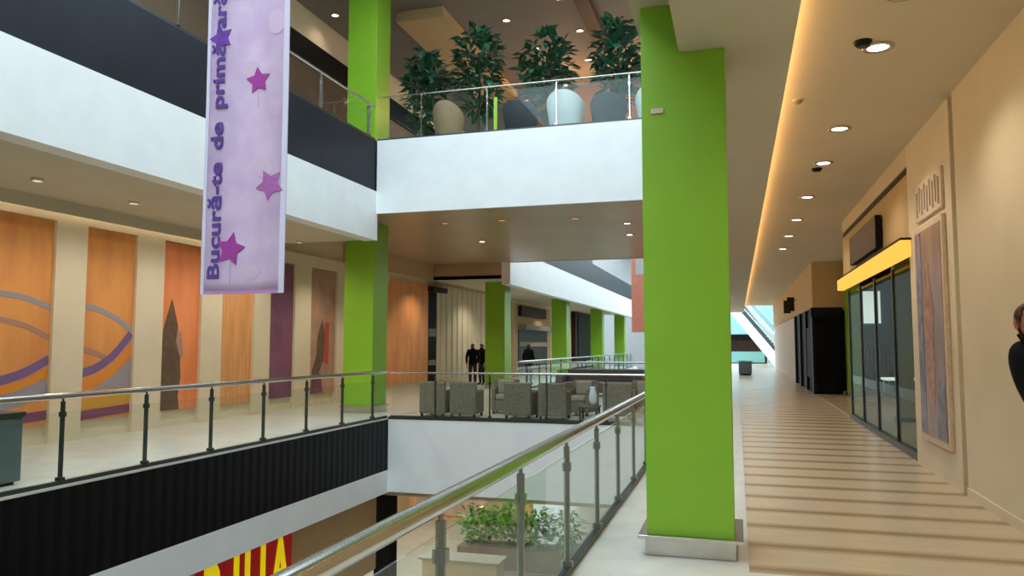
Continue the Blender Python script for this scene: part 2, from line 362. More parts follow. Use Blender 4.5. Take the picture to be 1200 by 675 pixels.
# black shop block trim
bs = thing('shop_facade', 'black fascia and pilasters on the shop block at the far end', 'shop front', (2.5, 34, 0))
B(2.44, 3.44, 28.12, 28.2, 2.62, 2.95).build('fascia', M['blackg'], bs)
for y in (28.14, 30.9, 33.6, 36.4): B(2.47, 2.56, y, y+.35, 0, 2.94).build('pilaster', M['blackg'], bs)
B(2.5, 2.56, 28.5, 30.9, .5, 2.3).build('display_window', M['dbrown'], bs)
for k, (y, lab) in enumerate([(35.5,'first'), (38.0,'second')]):
    b = thing('blade_sign', 'small dark blade sign on the wall above the black shop, %s along' % ('nearer' if k == 0 else 'farther'), 'sign', (2.3, y, 3.2))
    B(2.12, 2.42, y-.04, y+.04, 3.15, 3.75).build('board', M['dbrown'], b); B(2.42, 2.5, y-.02, y+.02, 3.6, 3.65).build('bracket', M['steeldark'], b)

# ------------------------------------------------------------------ cove light and downlights of the corridor
cv = thing('cove_light', 'continuous warm strip light hidden behind the ceiling lip of the corridor', 'strip light', (.5, 15, 4.2))
B(.484, .50, -3, 57.9, 4.42, 4.48).build('diffuser', M['led'], cv)
B(.43, .484, -3, 57.9, 4.22, 4.50).build('housing', M['steel'], cv)
cw = thing('cove_light', 'strip light in the slot above the orange mural panels', 'strip light', (XW+.2, 12, 4.3))
B(XW+.24, XW+.262, 6.5, YB-.15, 4.14, 4.20).build('diffuser', emis('gallery_led', '#ffe6c4', 12), cw)
B(XW+.262, XW+.28, 6.5, YB-.15, 4.10, 4.24).build('housing', M['steel'], cw)

def spot(loc, power, col=(1,.86,.68), size=130, r=.05):
    d = bpy.data.lights.new('lamp', 'SPOT'); d.energy = power; d.color = col; d.spot_size = math.radians(size); d.spot_blend = .8; d.shadow_soft_size = r
    o = bpy.data.objects.new('lamp_light', d); COL.objects.link(o); o.location = loc; return o
def area(loc, sx, sy, power, col=(1,.8,.6), rot=(0,0,0)):
    d = bpy.data.lights.new('lamp', 'AREA'); d.shape = 'RECTANGLE'; d.size = sx; d.size_y = sy; d.energy = power; d.color = col
    o = bpy.data.objects.new('lamp_light', d); COL.objects.link(o); o.location = loc; o.rotation_euler = rot; return o

dl = thing('downlight', '', 'ceiling light', (0,0,0), 'downlights along the corridor ceiling')
MB().lathe([(.10,0),(.14,0),(.145,-.012),(.10,-.016),(.095,0)], n=24).build('trim_ring', M['steel'], dl)
MB().lathe([(.0,-.004),(.098,-.004),(.098,-.009),(.0,-.009)], n=24).build('lens', M['lens'], dl)
ZCE = 4.52
ys = [7.9, 10.8, 12.8, 15.7, 18.5, 21.2, 24.0]
ords = ['nearest and brightest downlight in the corridor ceiling, beside a black spot', 'second downlight from the camera along the corridor ceiling', 'third downlight from the camera along the corridor ceiling',
        'fourth downlight from the camera along the corridor ceiling', 'fifth downlight from the camera along the corridor ceiling', 'sixth downlight from the camera along the corridor ceiling', 'farthest small downlight in the row on the corridor ceiling']
for i, y in enumerate(ys):
    o = dl if i == 0 else dup(dl, (0,0,0)); o.location = (1.36, y, ZCE); o['label'] = ords[i]
    spot((1.36, y, ZCE-.05), 95)
for y in (4.8, 1.8, -1.5): spot((1.36, y, ZCE-.05), 95)
dk = thing('black_downlight', 'small black spot fitting right beside the brightest corridor downlight', 'ceiling light', (0,0,0), 'dark ceiling fittings of the corridor')
MB().lathe([(0,-.05),(.055,-.05),(.075,-.03),(.085,0)], n=20).build('housing', M['blackg'], dk)
MB().lathe([(0,-.052),(.04,-.052)], n=20).build('lens', M['steeldark'], dk)
dk.location = (1.20, 7.72, ZCE)
dk2 = dup(dk, (1.3, 13.2, ZCE), 'small dark spot fitting between the second and third corridor downlights')
sp = thing('ceiling_speaker', 'round grey speaker grille on the ceiling nearest the camera', 'speaker', (0,0,0))
MB().lathe([(0,-.008),(.10,-.008),(.115,-.004),(.118,0)], n=24).build('grille', M['soffit'], sp)
MB().lathe([(.112,-.006),(.125,-.008),(.13,0)], n=24).build('rim', M['cush'], sp)
sp.location = (1.36, 6.75, ZCE)
sd = thing('smoke_detector', 'small round detector on the ceiling near the glowing cove', 'smoke detector', (0,0,0))
MB().lathe([(0,-.045),(.03,-.045),(.045,-.03),(.05,0)], n=20).build('body', M['cush'], sd)
MB().lathe([(.046,-.012),(.062,-.01),(.062,0)], n=20).build('rim', M['soffit'], sd)

sd.location = (.74, 9.4, ZCE)
gl = thing('added_downlight', '', 'ceiling light', (0,0,0), 'added downlights of the left gallery')  # added lamps that brighten the dim gallery
MB().lathe([(.075,0),(.075,-.045),(.09,-.045),(.09,0)], n=20).build('trim_ring', M['soffit'], gl)
MB().lathe([(0,-.004),(.074,-.004)], n=20).build('lens', M['lens'], gl)
gls = [(10.7,'above the pier left of the two arcs meeting'),(12.6,'above the pier left of the cypress panel'),(14.5,'above the pier right of the cypress panel'),(8.8,'nearest the camera, at the left edge'),(15.9,'nearest the corner of the bridge')]
for i, (y, lab) in enumerate(gls):
    o = gl if i == 0 else dup(gl, (0,0,0)); o.location = (-9.9, y, 4.12); o['label'] = 'small added downlight in the gallery soffit ' + lab
    spot((-9.9, y, 4.06), 85, (1,.90,.76), 150)
for x, y in ((5.2,15),(5.2,19.5),(5.0,24),(5.0,28.6)): spot((x, y, 4.45), 130)
# lamps in the bridge soffit
bl = thing('bridge_downlight', '', 'ceiling light', (0,0,0), 'downlights under the bridge')
MB().lathe([(.09,0),(.13,0),(.13,-.015),(.09,-.015)], n=20).build('trim_ring', M['steel'], bl)
MB().lathe([(0,-.004),(.088,-.004)], n=20).build('lens', M['lens'], bl)
amb = [c for c in bl.children if c.name.startswith('lens')][0].data.copy(); amb.materials[0] = M['amberlens']
for i, (x, y, lab) in enumerate([(-7.18,21.4,'bright downlight under the bridge on the side of the beige panels'), (-2.8,21.2,'bright downlight under the bridge next to the near green pillar'), (-2.6,19.2,'small downlight under the bridge just above the bright one by the near pillar'),
                                (-3.7,18.1,'downlight close behind the bridge front, right of its middle'), (-5.5,17.9,'downlight close behind the bridge front at its middle'), (-7.0,17.9,'downlight close behind the bridge front at its left corner')]):
    o = bl if i == 0 else dup(bl, (0,0,0)); o.location = (x, y, 4.72); o['label'] = lab
    if i > 2:
        for c in o.children:
            if c.name.startswith('lens'): c.data = amb
    spot((x, y, 4.66), 60 if i < 3 else 20)
for x, y in ((-9.8,18.5),(-9.8,22),(-10.2,25.5),(-10,31),(-10,36),(-10,44),(-10,52)): spot((x, y, 4.05), 140)

# ------------------------------------------------------------------ pillars
def pillar(x, y, z0, z1, label, trim=True):
    p = thing('pillar', label, 'pillar', (x, y, z0), 'lime green pillars')
    h = .335 if x > -2 else .40
    B(x-h, x+h, y, y+2*h, z0+.13, z1).build('shaft', M['green'], p, .008)
    if trim:
        B(x-h-.012, x+h+.012, y-.012, y+2*h+.012, z0+.001, z0+.135).build('base_trim', M['steel'], p, .006)
        B(x-h-.065, x+h+.065, y-.065, y+2*h+.065, z0+.135, z0+.165).build('base_lip', M['steel'], p, .004)
    return p
p0 = pillar(-.385, 6.27, 0, 4.455, 'large lime green pillar at the near right with steel base')
B(-.64, -.54, 6.255, 6.27, 3.55, 3.59).build('wall_plate', M['lattice'], p0)
# notch the first pillar's shaft so that it stands under the lowered soffit
s0 = [c for c in p0.children if c.name.startswith('shaft')][0]
me = MB(); me.prism([(-.72,6.27,.13),(-.05,6.27,.13),(-.05,6.27,4.05),(-.41,6.27,4.05),(-.41,6.27,4.46),(-.72,6.27,4.46)], (0,.67,0))
nb = me.build('shaft', M['green'], p0, .006); bpy.data.objects.remove(s0); nb.name = 'shaft'
XP = -9.0
pl = ['lime green pillar standing at the corner of the left gallery and bridge', 'olive shaded green pillar under the bridge beside two people in black', 'green pillar beyond the bridge, first past the shaded one',
      'small green pillar far down the gallery, second past the shaded one', 'smallest green pillar at the far end of the gallery']
for i in range(5):
    y = 17.2+11.2*i
    if i == 4: y = 61.2
    pillar(XP, y, 0, 4.71 if i == 0 else 4.12, pl[i])
pillar(XP, 17.2, ZU, ZC, 'lime green pillar on the upper floor beside the plants')

# ------------------------------------------------------------------ balustrades
def balustrade(label, axis, c, a, b, z, posts, rail_r=.03, rail_z=1.02, side=1, post_w=.025, post_mat='steeldark', glass_top=.86, glass_bot=.06, out=0.0):
    """straight run along 'axis' ('X' or 'Y') at cross position c from a to b"""
    def pt(t, off, h): return (t, c+off, z+h) if axis == 'X' else (c+off, t, z+h)
    def bx(mb, t0, t1, o0, o1, h0, h1):
        return mb.box(t0, t1, c+o0, c+o1, z+h0, z+h1) if axis == 'X' else mb.box(c+o0, c+o1, t0, t1, z+h0, z+h1)
    loc = pt((a+b)/2, 0, 0)
    r = thing('balustrade', label, 'balustrade', loc, 'glass balustrades')
    MB().tube(pt(a,0,rail_z), pt(b,0,rail_z), rail_r, 16).build('handrail', M['steel'], r)
    bx(MB(), a, b, -.03, .03, .001, .05).build('base_channel', M['steeldark'], r)
    for t in posts:
        po_ = bx(MB(), t-.012, t+.012, -post_w+out, post_w+out, .05, rail_z-rail_r-.03).build('post', M[post_mat], r)
        MB().tube(pt(t,out,rail_z-.09), pt(t,0,rail_z-rail_r*.6), .012, 8).build('rail_bracket', M[post_mat], po_)
        bx(MB(), t-.024, t+.024, -post_w-.01, post_w+.01, rail_z-.25, rail_z-.19).build('clamp', M[post_mat], po_)
        bx(MB(), t-.03, t+.03, -post_w-.02, post_w+.02, .05, .09).build('base_plate', M[post_mat], po_)
    ts = [a]+list(posts)+[b]
    for u, v in zip(ts[:-1], ts[1:]):
        if v-u > .12: bx(MB(), u+.03, v-.03, -.006, .006, glass_bot, glass_top).build('glass_panel', M['glass'], r)
    return r
balustrade('near glass balustrade with steel handrail running to the large green pillar', 'Y', -1.22, -1.2, YB-.1, 0, [.6+1.25*i for i in range(13)], .043, .985, post_w=.02, post_mat='steelmid')
balustrade('glass balustrade with dark posts along the edge of the left gallery', 'Y', XG-.06, 1.0, YB-.05, 0, [1.95+1.36*i for i in range(11)], .036, 1.05, post_w=.026)
balustrade('glass balustrade along the front of the bridge before the wicker chairs', 'X', YB+.06, XG, -1.3, 0, [-6.6+1.3*i for i in range(5)], .024, 1.03)
balustrade('glass balustrade along the back edge of the bridge behind the wicker chairs', 'X', YE-.05, XG, -1.3, 0, [-6.6+1.3*i for i in range(5)], .03, 1.05)
balustrade('glass balustrade of the left gallery beyond the bridge', 'Y', XG-.06, YE+.1, 60, 0, [YE+1.5+2*i for i in range(16)], .03, 1.05)
balustrade('balustrade above the dark parapet of the upper left gallery', 'Y', XU-.03, 1, YB-.3, ZU+.02, [3.1+2.1*i for i in range(7)], .028, .80, post_w=.035, post_mat='steel', glass_top=.7)
balustrade('glass balustrade of the upper bridge in front of the plants', 'X', YB-.18, XU, -.8, ZU+.02, [-6.9+1.6*i for i in range(4)], .014, 1.05, post_w=.012, post_mat='steel', glass_top=1.04)

# ------------------------------------------------------------------ wall panels of the left gallery
X1 = XW+.055
def panel(name, a, b, z1, m, label, z0=.32):
    p = thing(name, label, 'wall panel', (XW, (a+b)/2, z0), 'wall panels of the left gallery')
    B(XW+.001, X1, a, b, z0, z1).build('board', M[m], p)
    return p
def curve(parent, pts, w, m, name, d=.006, lay=0):
    # smooth the stroke
    P = [Vector((X1+.002*lay, y, z)) for y, z in pts]; out = []
    for i in range(len(P)-1):
        p0 = P[max(i-1,0)]; p1 = P[i]; p2 = P[i+1]; p3 = P[min(i+2,len(P)-1)]
        for k in range(6):
            t = k/6; out.append(.5*((2*p1)+(p2-p0)*t+(2*p0-5*p1+4*p2-p3)*t*t+(3*p1-p0-3*p2+p3)*t**3))
    out.append(P[-1]); MB().ribbon(out, w, d).build(name, M[m], parent)
pa = panel('wall_mural', 8.9, 10.37, 3.80, 'orange', 'orange mural panel with violet arcs at the left edge of the view')
curve(pa, [(8.9,2.52),(9.45,2.48),(9.85,2.44),(10.37,2.30)], .09, 'p_grey', 'painted_arc')
curve(pa, [(8.9,2.12),(9.47,2.06),(9.93,1.96),(10.37,1.78)], .09, 'p_pink', 'painted_arc')
curve(pa, [(8.9,1.0),(9.52,1.10),(9.95,1.22),(10.37,1.42)], .15, 'p_violet', 'painted_arc')
curve(pa, [(8.9,.82),(9.52,.92),(9.95,1.03),(10.37,1.20)], .12, 'p_orange', 'painted_arc', lay=1)
curve(pa, [(8.9,.62),(9.52,.72),(9.95,.83),(10.37,.98)], .26, 'p_grey', 'painted_arc', lay=0)
curve(pa, [(8.9,.40),(9.52,.44),(9.95,.46),(10.37,.48)], .16, 'p_magenta', 'painted_arc')
pb = panel('wall_mural', 11.03, 12.23, 3.80, 'orange', 'orange mural panel where two arcs meet in a point')
curve(pb, [(11.03,2.38),(11.5,2.28),(11.9,2.12),(12.2,1.93)], .10, 'p_grey', 'painted_arc')
curve(pb, [(11.03,1.60),(11.4,1.50),(11.5,1.46),(11.62,1.42)], .10, 'p_pink', 'painted_arc')
curve(pb, [(11.03,1.15),(11.4,1.25),(11.8,1.48),(12.2,1.88)], .15, 'p_violet', 'painted_arc', lay=2)
curve(pb, [(11.03,.93),(11.45,1.04),(11.85,1.25),(12.22,1.60)], .13, 'p_orange', 'painted_arc', lay=1)
MB().prism([(X1,11.35,.86),(X1,11.8,1.08),(X1,12.22,1.42),(X1,12.22,.86)], (.005,0,0)).build('painted_field', M['p_grey'], pb)
curve(pb, [(11.03,.58),(11.6,.62),(12.22,.66)], .16, 'p_yellow', 'painted_arc')
curve(pb, [(11.03,.40),(11.6,.43),(12.22,.46)], .16, 'p_magenta', 'painted_arc')
pc = panel('wall_mural', 12.98, 14.14, 3.78, 'orange2', 'orange red mural panel with a dark cypress shape')
MB().prism([(X1,y,z) for y,z in [(13.0,.33),(12.98,1.39),(13.08,2.0),(13.18,2.3),(13.3,2.62),(13.40,2.35),(13.5,2.05),(13.45,1.74),(13.58,1.4),(13.62,1.0),(13.55,.6),(13.6,.33)]], (.006,0,0)).build('painted_cypress', M['p_brown'], pc)
MB().prism([(X1,y,z) for y,z in [(13.5,2.0),(13.62,1.9),(13.68,1.45),(13.55,1.3),(13.46,1.6)]], (.004,0,0)).build('painted_patch', M['p_pink'], pc)
pd = panel('wall_panel', 14.85, 16.06, 3.78, 'tanorange', 'plain tan orange wall panel below the hanging banner')
pe = panel('wall_panel', 16.72, 17.83, 3.78, 'purple', 'dark purple wall panel beside the hanging banner')
pf = panel('wall_mural', 18.63, 20.05, 3.78, 'mauve', 'mauve brown panel with a red and dark streak left of the corner pillar')
MB().prism([(X1,y,z) for y,z in [(18.75,.34),(18.85,1.0),(19.05,1.35),(19.1,1.9),(19.35,2.4),(19.5,1.9),(19.4,1.2),(19.2,.9),(19.3,.34)]], (.006,0,0)).build('painted_dark_shape', M['p_brown'], pf)  # dark brown part of the mural pattern
MB().prism([(X1,y,z) for y,z in [(19.42,1.2),(19.5,2.3),(19.72,2.3),(19.7,1.1)]], (.006,0,0)).build('painted_streak', M['p_red'], pf)
MB().prism([(X1,y,z) for y,z in [(19.0,.34),(19.05,.9),(19.3,.85),(19.4,.34)]], (.008,0,0)).build('painted_streak', M['p_magenta'], pf)
pg = panel('wall_panel', 20.6, 27.1, 3.95, 'orange', 'wide plain orange wall panel right of the corner pillar')
ph = panel('wall_panel', 28.0, 33.9, 4.05, 'wallc', 'beige vertically fluted wall panel under the bridge')
mb = MB()
for i in range(9): mb.tube((X1, 28.4+i*.62, .33), (X1, 28.4+i*.62, 4.03), .05, 8)
mb.build('flutes', M['wallc'], ph)
struct('trim_31', B(XW, XW+.3, 20.6, 34, 4.1, 4.72), M['walltan'])
dd = thing('door_1', '', '', (XW, 27.55, 0)); dd['kind'] = 'structure'; del dd['label']; del dd['category']
B(XW+.001, XW+.04, 27.15, 27.98, 0, 3.7).build('leaf', M['black'], dd)
for a, b in ((2.0,2.3),(.9,1.1)): B(XW+.04, XW+.06, 27.2, 27.9, a, b).build('crossbar', M['grey'], dd)
B(XW+.001, XW+.3, 27.05, 28.5, 3.72, 3.9).build('lintel', M['dbrown'], dd)
# shops far down the left gallery
f1 = thing('shop_facade', 'far shop with dark brown sign board past the shaded pillar', 'shop front', (XW, 42.5, 0))
B(XW+.001, XW+.06, 38.5, 47, 0, 3.9).build('wall_panel', M['walltan'], f1)
B(XW+.06, XW+.25, 39.6, 45.2, 3.25, 3.8).build('sign_board', M['dbrown'], f1)
B(XW+.06, XW+.1, 39.6, 46, .3, 2.5).build('display_window', M['darkglass'], f1)
B(XW+.1, XW+.14, 39.6, 46, 1.6, 1.85).build('shelf', M['cush'], f1)
B(XW+.06, XW+.5, 39.6, 46.2, 2.5, 2.75).build('canopy', M['grey'], f1)
f2 = thing('shop_facade', 'tall black shop entrance between the two far green pillars', 'shop front', (XW, 57, 0))
B(XW+.001, XW+.3, 53.6, 61, 0, 4.05).build('portal', M['dbrown'], f2)
B(XW+.3, XW+.36, 54.4, 60.2, 0, 3.9).build('opening', M['black'], f2)

# ------------------------------------------------------------------ banner
bx0, bx1, by, bz0, bz1 = -4.76, -3.88, 6.0, 2.12, 7.0
bn = thing('hanging_banner', 'long lavender banner with magenta stars and violet lettering', 'banner', ((bx0+bx1)/2, by, bz0))
def wav(z): return .003*math.sin(z*2.1)
mb = MB(); n = 40; vs = []; fs = []
for i in range(n+1):
    z = bz0+(bz1-bz0)*i/n
    for x in (bx0, bx1):
        vs.append((x, by+wav(z), z)); vs.append((x, by+.006+wav(z), z))
for i in range(n):
    a = 4*i; b = a+4
    fs += [(a,a+2,b+2,b),(a+1,b+1,b+3,a+3),(a,b,b+1,a+1),(a+2,a+3,b+3,b+2)]
fs += [(0,1,3,2),(4*n,4*n+2,4*n+3,4*n+1)]
mb.add(vs, fs, True); mb.build('cloth', M['banner'], bn)
def strip(name, x0, x1, z0, z1, m, off=.004):
    k = max(1,int((z1-z0)/.12)); vs = []; fs = []
    for i in range(k+1):
        z = z0+(z1-z0)*i/k
        for x in (x0,x1): vs += [(x, by+wav(z)-.0005, z), (x, by+wav(z)-off, z)]
    for i in range(k):
        a = 4*i; b = a+4; fs += [(a+1,a+3,b+3,b+1),(a,b,b+2,a+2),(a,a+1,b+1,b),(a+2,b+2,b+3,a+3)]
    fs += [(0,2,3,1),(4*k,4*k+1,4*k+3,4*k+2)]
    MB().add(vs, fs).build(name, M[m], bn)
strip('border', bx1-.055, bx1, bz0, bz1, 'bannerw'); strip('border', bx0, bx0+.035, bz0, bz1, 'bannerw')
strip('hem', bx0+.036, bx1-.056, bz0, bz0+.03, 'bannerhem')
def star(x, z, r, m, rot=0):
    pts = []
    for i in range(10):
        a = rot+PI/2+i*PI/5; rr = r if i%2 == 0 else r*.52
        pts.append((x+rr*math.cos(a), by+wav(z)-.003, z+rr*math.sin(a)))
    MB().prism(pts, (0,-.006,0)).build('star_flower', M[m], bn)
    # thin stalk hanging below the flower
    MB().prism([(x-.006,by+wav(z)-.003,z-r*.6),(x+.006,by+wav(z)-.003,z-r*.6),(x+.004,by+wav(z)-.003,z-r*2.0),(x-.004,by+wav(z)-.003,z-r*2.0)], (0,-.004,0)).build('flower_stalk', M['blush'], bn)
def bpx(px, py):   # position on the cloth measured from its lower left corner
    return bx0+(px-236)/98*.88, bz0+(345-py)/345*2.67
for px, py, r, m, rot in ((304,90,.13,'star',.1),(318,217,.15,'starp',.5),(272,292,.16,'star',-.2),(259,32,.13,'starv',.3)):
    x, z = bpx(px+ (345-py)*-.02, py); star(x, z, r, m, rot)
for (px,py,rx,rz) in ((300,320,.10,.07),(296,75,.10,.08),(312,196,.10,.09),(325,20,.09,.12)):
    x, z = bpx(px-6, py)
    MB().prism([(x+rx*math.cos(a*PI/8), by+wav(z)-.0015, z+rz*math.sin(a*PI/8)) for a in range(16)], (0,-.001,0)).build('printed_blush', M['blush'], bn)
def text_obj(txt, size, name, m, parent, mtx, bold=0, ext=.003, sx=1):
    cu = bpy.data.curves.new('t', 'FONT'); cu.body = txt; cu.size = size; cu.extrude = ext; cu.offset = bold; cu.resolution_u = 3
    t = bpy.data.objects.new('t', cu); COL.objects.link(t); bpy.context.view_layer.update()
    me = bpy.data.meshes.new_from_object(t.evaluated_get(bpy.context.evaluated_depsgraph_get()))
    bpy.data.objects.remove(t); bpy.data.curves.remove(cu)
    me.transform(Matrix.Diagonal((sx,1,1,1))); off = Vector((0,0,0)); p = parent
    while p is not None: off += p.location; p = p.parent
    me.transform(Matrix.Translation(-off) @ mtx); me.materials.clear(); me.materials.append(M[m])
    o = bpy.data.objects.new(name, me); COL.objects.link(o); o.parent = parent; return o
# text reading upward: text x -> world +z, text y -> world -x, normal -> -y
Mt = Matrix(((0,-1,0,bx0+.195),(0,0,-1,by-.0075),(1,0,0,bz0+.13),(0,0,0,1)))
zt = 0
for wd in ('Bucur\u0103-te', 'de', 'prim\u0103var\u0103'):
    o = text_obj(wd, .18, 'lettering', 'ink', bn, Mt @ Matrix.Translation((zt,0,0)), .004, .003, 1.5)
    zs = [v.co.z for v in o.data.vertices]; zt += max(zs)-min(zs)+.13
MB().tube((bx0-.05,by+.003,bz1),(bx1+.05,by+.003,bz1),.02).build('top_rod', M['steel'], bn)
for x in (bx0+.05, bx1-.05): MB().tube((x,by+.003,bz1+.02),(x,by+.003,ZC),.004,6).build('cable', M['steel'], bn)
# the cables hang from a roof beam across the void
struct('beam.002', B(XU, -.75, by-.15, by+.15, ZC, ZC+.35), M['white'])

# ------------------------------------------------------------------ litter bin on the left gallery
bi = thing('litter_bin', 'grey slate litter bin at the left edge of the gallery', 'bin', (-8.45, 7.05, 0))
B(-8.75, -8.25, 6.8, 7.3, .04, .80).build('body', M['binm'], bi, .015)
B(-8.77, -8.23, 6.78, 7.32, .80, .86).build('lid', M['steeldark'], bi, .01)
B(-8.70, -8.30, 6.85, 7.25, .0, .04).build('plinth', M['black'], bi)

# ------------------------------------------------------------------ wicker armchairs on the bridge
def armchair(name, label, w, cm, group, h=.82):
    r = thing(name, label, 'armchair', (0,0,0), group)
    s = MB(); s.box(-.32,.32,-.36,-.25,.08,h)                                # back, towards -Y
    s.build('backrest', M[w], r, .035)
    for x in (-.32, .23): B(x, x+.09, -.25, .34, .08, .62).build('armrest', M[w], r, .03)
    B(-.23, .23, -.25, .34, .08, .34).build('seat', M[w], r, .02)
    B(-.225, .225, -.245, .335, .34, .47).build('seat_cushion', M[cm], r, .04)
    B(-.21, .21, -.25, -.15, .47, .80).build('back_cushion', M[cm], r, .04)
    for x in (-.29, .24):
        for y in (-.33, .28): B(x, x+.05, y, y+.05, 0, .08).build('leg', M['steeldark'], r)
    return r
ch = armchair('wicker_armchair', '', 'wicker', 'cush', 'wicker armchairs on the bridge')
chairs = [(-6.82,17.05,0,'wicker armchair at the left end of the bridge, back to the glass'), (-6.08,17.05,.05,'wicker armchair second from the left along the bridge glass'),
          (-5.5,18.25,PI+.2,'wicker armchair set back and facing the glass, below the shaded green pillar'), (-4.75,17.05,-.05,'wicker armchair behind the middle of the bridge glass'),
          (-3.98,17.05,.04,'wicker armchair right of the middle along the bridge glass'), (-3.6,18.2,PI-.2,'wicker armchair set back beside the white vase table'),
          (-2.62,17.5,.1,'wicker armchair just right of the white vase'), (-2.1,18.4,PI+.1,'wicker armchair nearest the large pillar on the bridge')]
for i, (x, y, a, lab) in enumerate(chairs):
    o = ch if i == 0 else dup(ch, (0,0,0)); o.location = (x, y, 0); o.rotation_euler = (0,0,a); o['label'] = lab
tb = thing('coffee_table', 'low dark table carrying the white vase on the bridge', 'table', (-3.12,17.0,0))
B(-3.4,-2.95,16.8,17.2,.28,.32).build('table_top', M['wicker2'], tb, .01)
for x in (-3.38,-3.01):
    for y in (16.82,17.14): B(x,x+.04,y,y+.04,0,.28).build('leg', M['steeldark'], tb)
va = MB().lathe([(0,0),(.06,0),(.095,.08),(.10,.2),(.07,.33),(.055,.38),(.065,.42),(.05,.42),(.04,.37),(.0,.36)], (-3.10,17.0,.32), 20).build('vase', M['cushw'])
tag(va, 'white vase on the low dark table on the bridge', 'vase')
t2 = thing('coffee_table', 'low dark table between the set back wicker chairs', 'table', (-4.6,18.3,0))
B(-4.95,-4.25,17.95,18.6,.36,.40).build('table_top', M['wicker2'], t2, .01)
for x in (-4.93,-4.31):
    for y in (17.97,18.54): B(x,x+.04,y,y+.04,0,.36).build('leg', M['steeldark'], t2)
# sofas near the back balustrade
so = thing('sofa', 'grey sofa along the back balustrade of the bridge', 'sofa', (-4.3, 25.5, 0))
B(-5.6,-3.0,25.9,26.15,.1,.86).build('backrest', M['grey'], so, .05)
B(-5.6,-3.0,25.1,25.9,.1,.44).build('seat', M['grey'], so, .04)
for x in (-5.85,-3.0): B(x,x+.25,25.1,26.15,.1,.66).build('armrest', M['grey'], so, .05)
for x in (-5.8,-2.9):
    for y in (25.15, 26.0): B(x,x+.07,y,y+.07,0,.1).build('leg', M['steeldark'], so)

# ------------------------------------------------------------------ plants
def leaves(n, cx, cz, rx, rz, size, seed, shape=None):
    rnd = random.Random(seed); mb = MB()
    for i in range(n):
        while True:
            u = Vector((rnd.uniform(-1,1), rnd.uniform(-1,1), rnd.uniform(-1,1)))
            if .25 < u.length < 1: break
        c = Vector((cx+u.x*rx, u.y*rx, cz+u.z*rz))
        L = size*rnd.uniform(.7,1.3); d = Vector((u.x+rnd.uniform(-.5,.5), u.y+rnd.uniform(-.5,.5), rnd.uniform(-.7,.5))).normalized()
        s = d.cross(Vector((rnd.uniform(-.3,.3),rnd.uniform(-.3,.3),1))).normalized()*L*.28; nrm = s.cross(d).normalized()*L*.08
        mb.add([c, c+d*L*.45+s+nrm, c+d*L, c+d*L*.45-s+nrm, c+d*L*.5], [(0,4,1),(1,4,2),(2,4,3),(3,4,0)])
    return mb
def tree(name, label, x, y, z, h, r, seed, lm='leaf', group='potted trees on the upper bridge', pm='pot', nl=420, trunk=True):
    t = thing(name, label, 'plant', (0,0,0), group)
    MB().lathe([(0,0),(.20,0),(.27,.45),(.29,.48),(.25,.48),(.24,.42),(0,.42)], n=24).build('planter', M[pm], t)
    MB().lathe([(0,.425),(.238,.425)], n=16).build('soil', M['soil'], t)
    m = MB(); rnd = random.Random(seed)
    m.tube((0,0,.42),(.03,.02,h*.55),.035,8,.028); m.tube((.03,.02,h*.55),(0,.03,h*.8),.028,8,.015)
    for k in range(7):
        a = rnd.uniform(0,6.28); z0 = h*rnd.uniform(.4,.7); m.tube((.02,.02,z0),(math.cos(a)*r*.7,math.sin(a)*r*.7,z0+h*rnd.uniform(.08,.2)),.014,6,.006)
    m.build('trunk', M['bark'], t)
    f = leaves(nl, 0, h*.64, r*1.12, h*.38, .30, seed); fo = f.build('foliage', M[lm], t)
    t.location = (x,y,z); return t
tree('potted_tree', 'short dark potted tree beside the upper green pillar', -7.5, 17.8, ZU, 2.75, .42, 1)
tree('potted_tree', 'tall dark potted tree second from the upper green pillar', -6.08, 17.8, ZU, 3.25, .48, 2)
tree('potted_tree', 'wide dark potted tree in the middle of the upper bridge', -4.33, 17.8, ZU, 2.9, .56, 3)
tree('potted_tree', 'dark potted tree next to the top of the near pillar', -2.6, 17.8, ZU, 3.1, .45, 4)
# furniture behind the upper glass
def tub_chair(name, label, m, group, h=.82, w=.40):
    t = thing(name, label, 'armchair', (0,0,0), group)
    n = 18; vs = []; fs = []
    for i in range(n+1):
        a = math.radians(-200+220*i/n); k = .5-.5*math.sin(a)                # 1 at the back (-Y), 0 at the front
        top = .52+(h-.52)*max(k,0)**1.6; out = 1+.10*k
        c, s_ = math.cos(a), math.sin(a)
        vs += [(c*w*.86, s_*w*.86, .16), (c*w*out, s_*w*out, top), (c*(w*out-.07), s_*(w*out-.07), top), (c*(w*.86-.07), s_*(w*.86-.07), .16)]
    for i in range(n):
        a = 4*i
        for j in range(4): fs.append((a+j, a+(j+1)%4, a+4+(j+1)%4, a+4+j))
    fs += [(0,3,2,1), (4*n,4*n+1,4*n+2,4*n+3)]
    MB().add(vs, fs, True).build('shell', M[m], t, .012)
    MB().lathe([(0,.18),(w*.74,.18),(w*.78,.24),(w*.78,.36),(w*.70,.43),(0,.44)], n=24).build('seat_cushion', M[m], t)
    for x in (-.22,.22):
        for y in (-.22,.22): MB().tube((x*.9,y*.9,.19),(x*1.15,y*1.15,0),.018,8,.012).build('leg', M['steeldark'], t)
    return t
us = tub_chair('lounge_chair', 'white tub chair behind the upper glass, right of the charcoal one below the widest plant', 'cushw', 'lounge chairs on the upper bridge', .92, .42); us.location = (-3.62, 16.72, ZU)
for x, y, a, cm, lab in ((-1.62,16.78,.12,'cushw','white tub chair behind the upper glass, nearest the large pillar'),):
    o = dup(us, (x,y,ZU), lab, a)
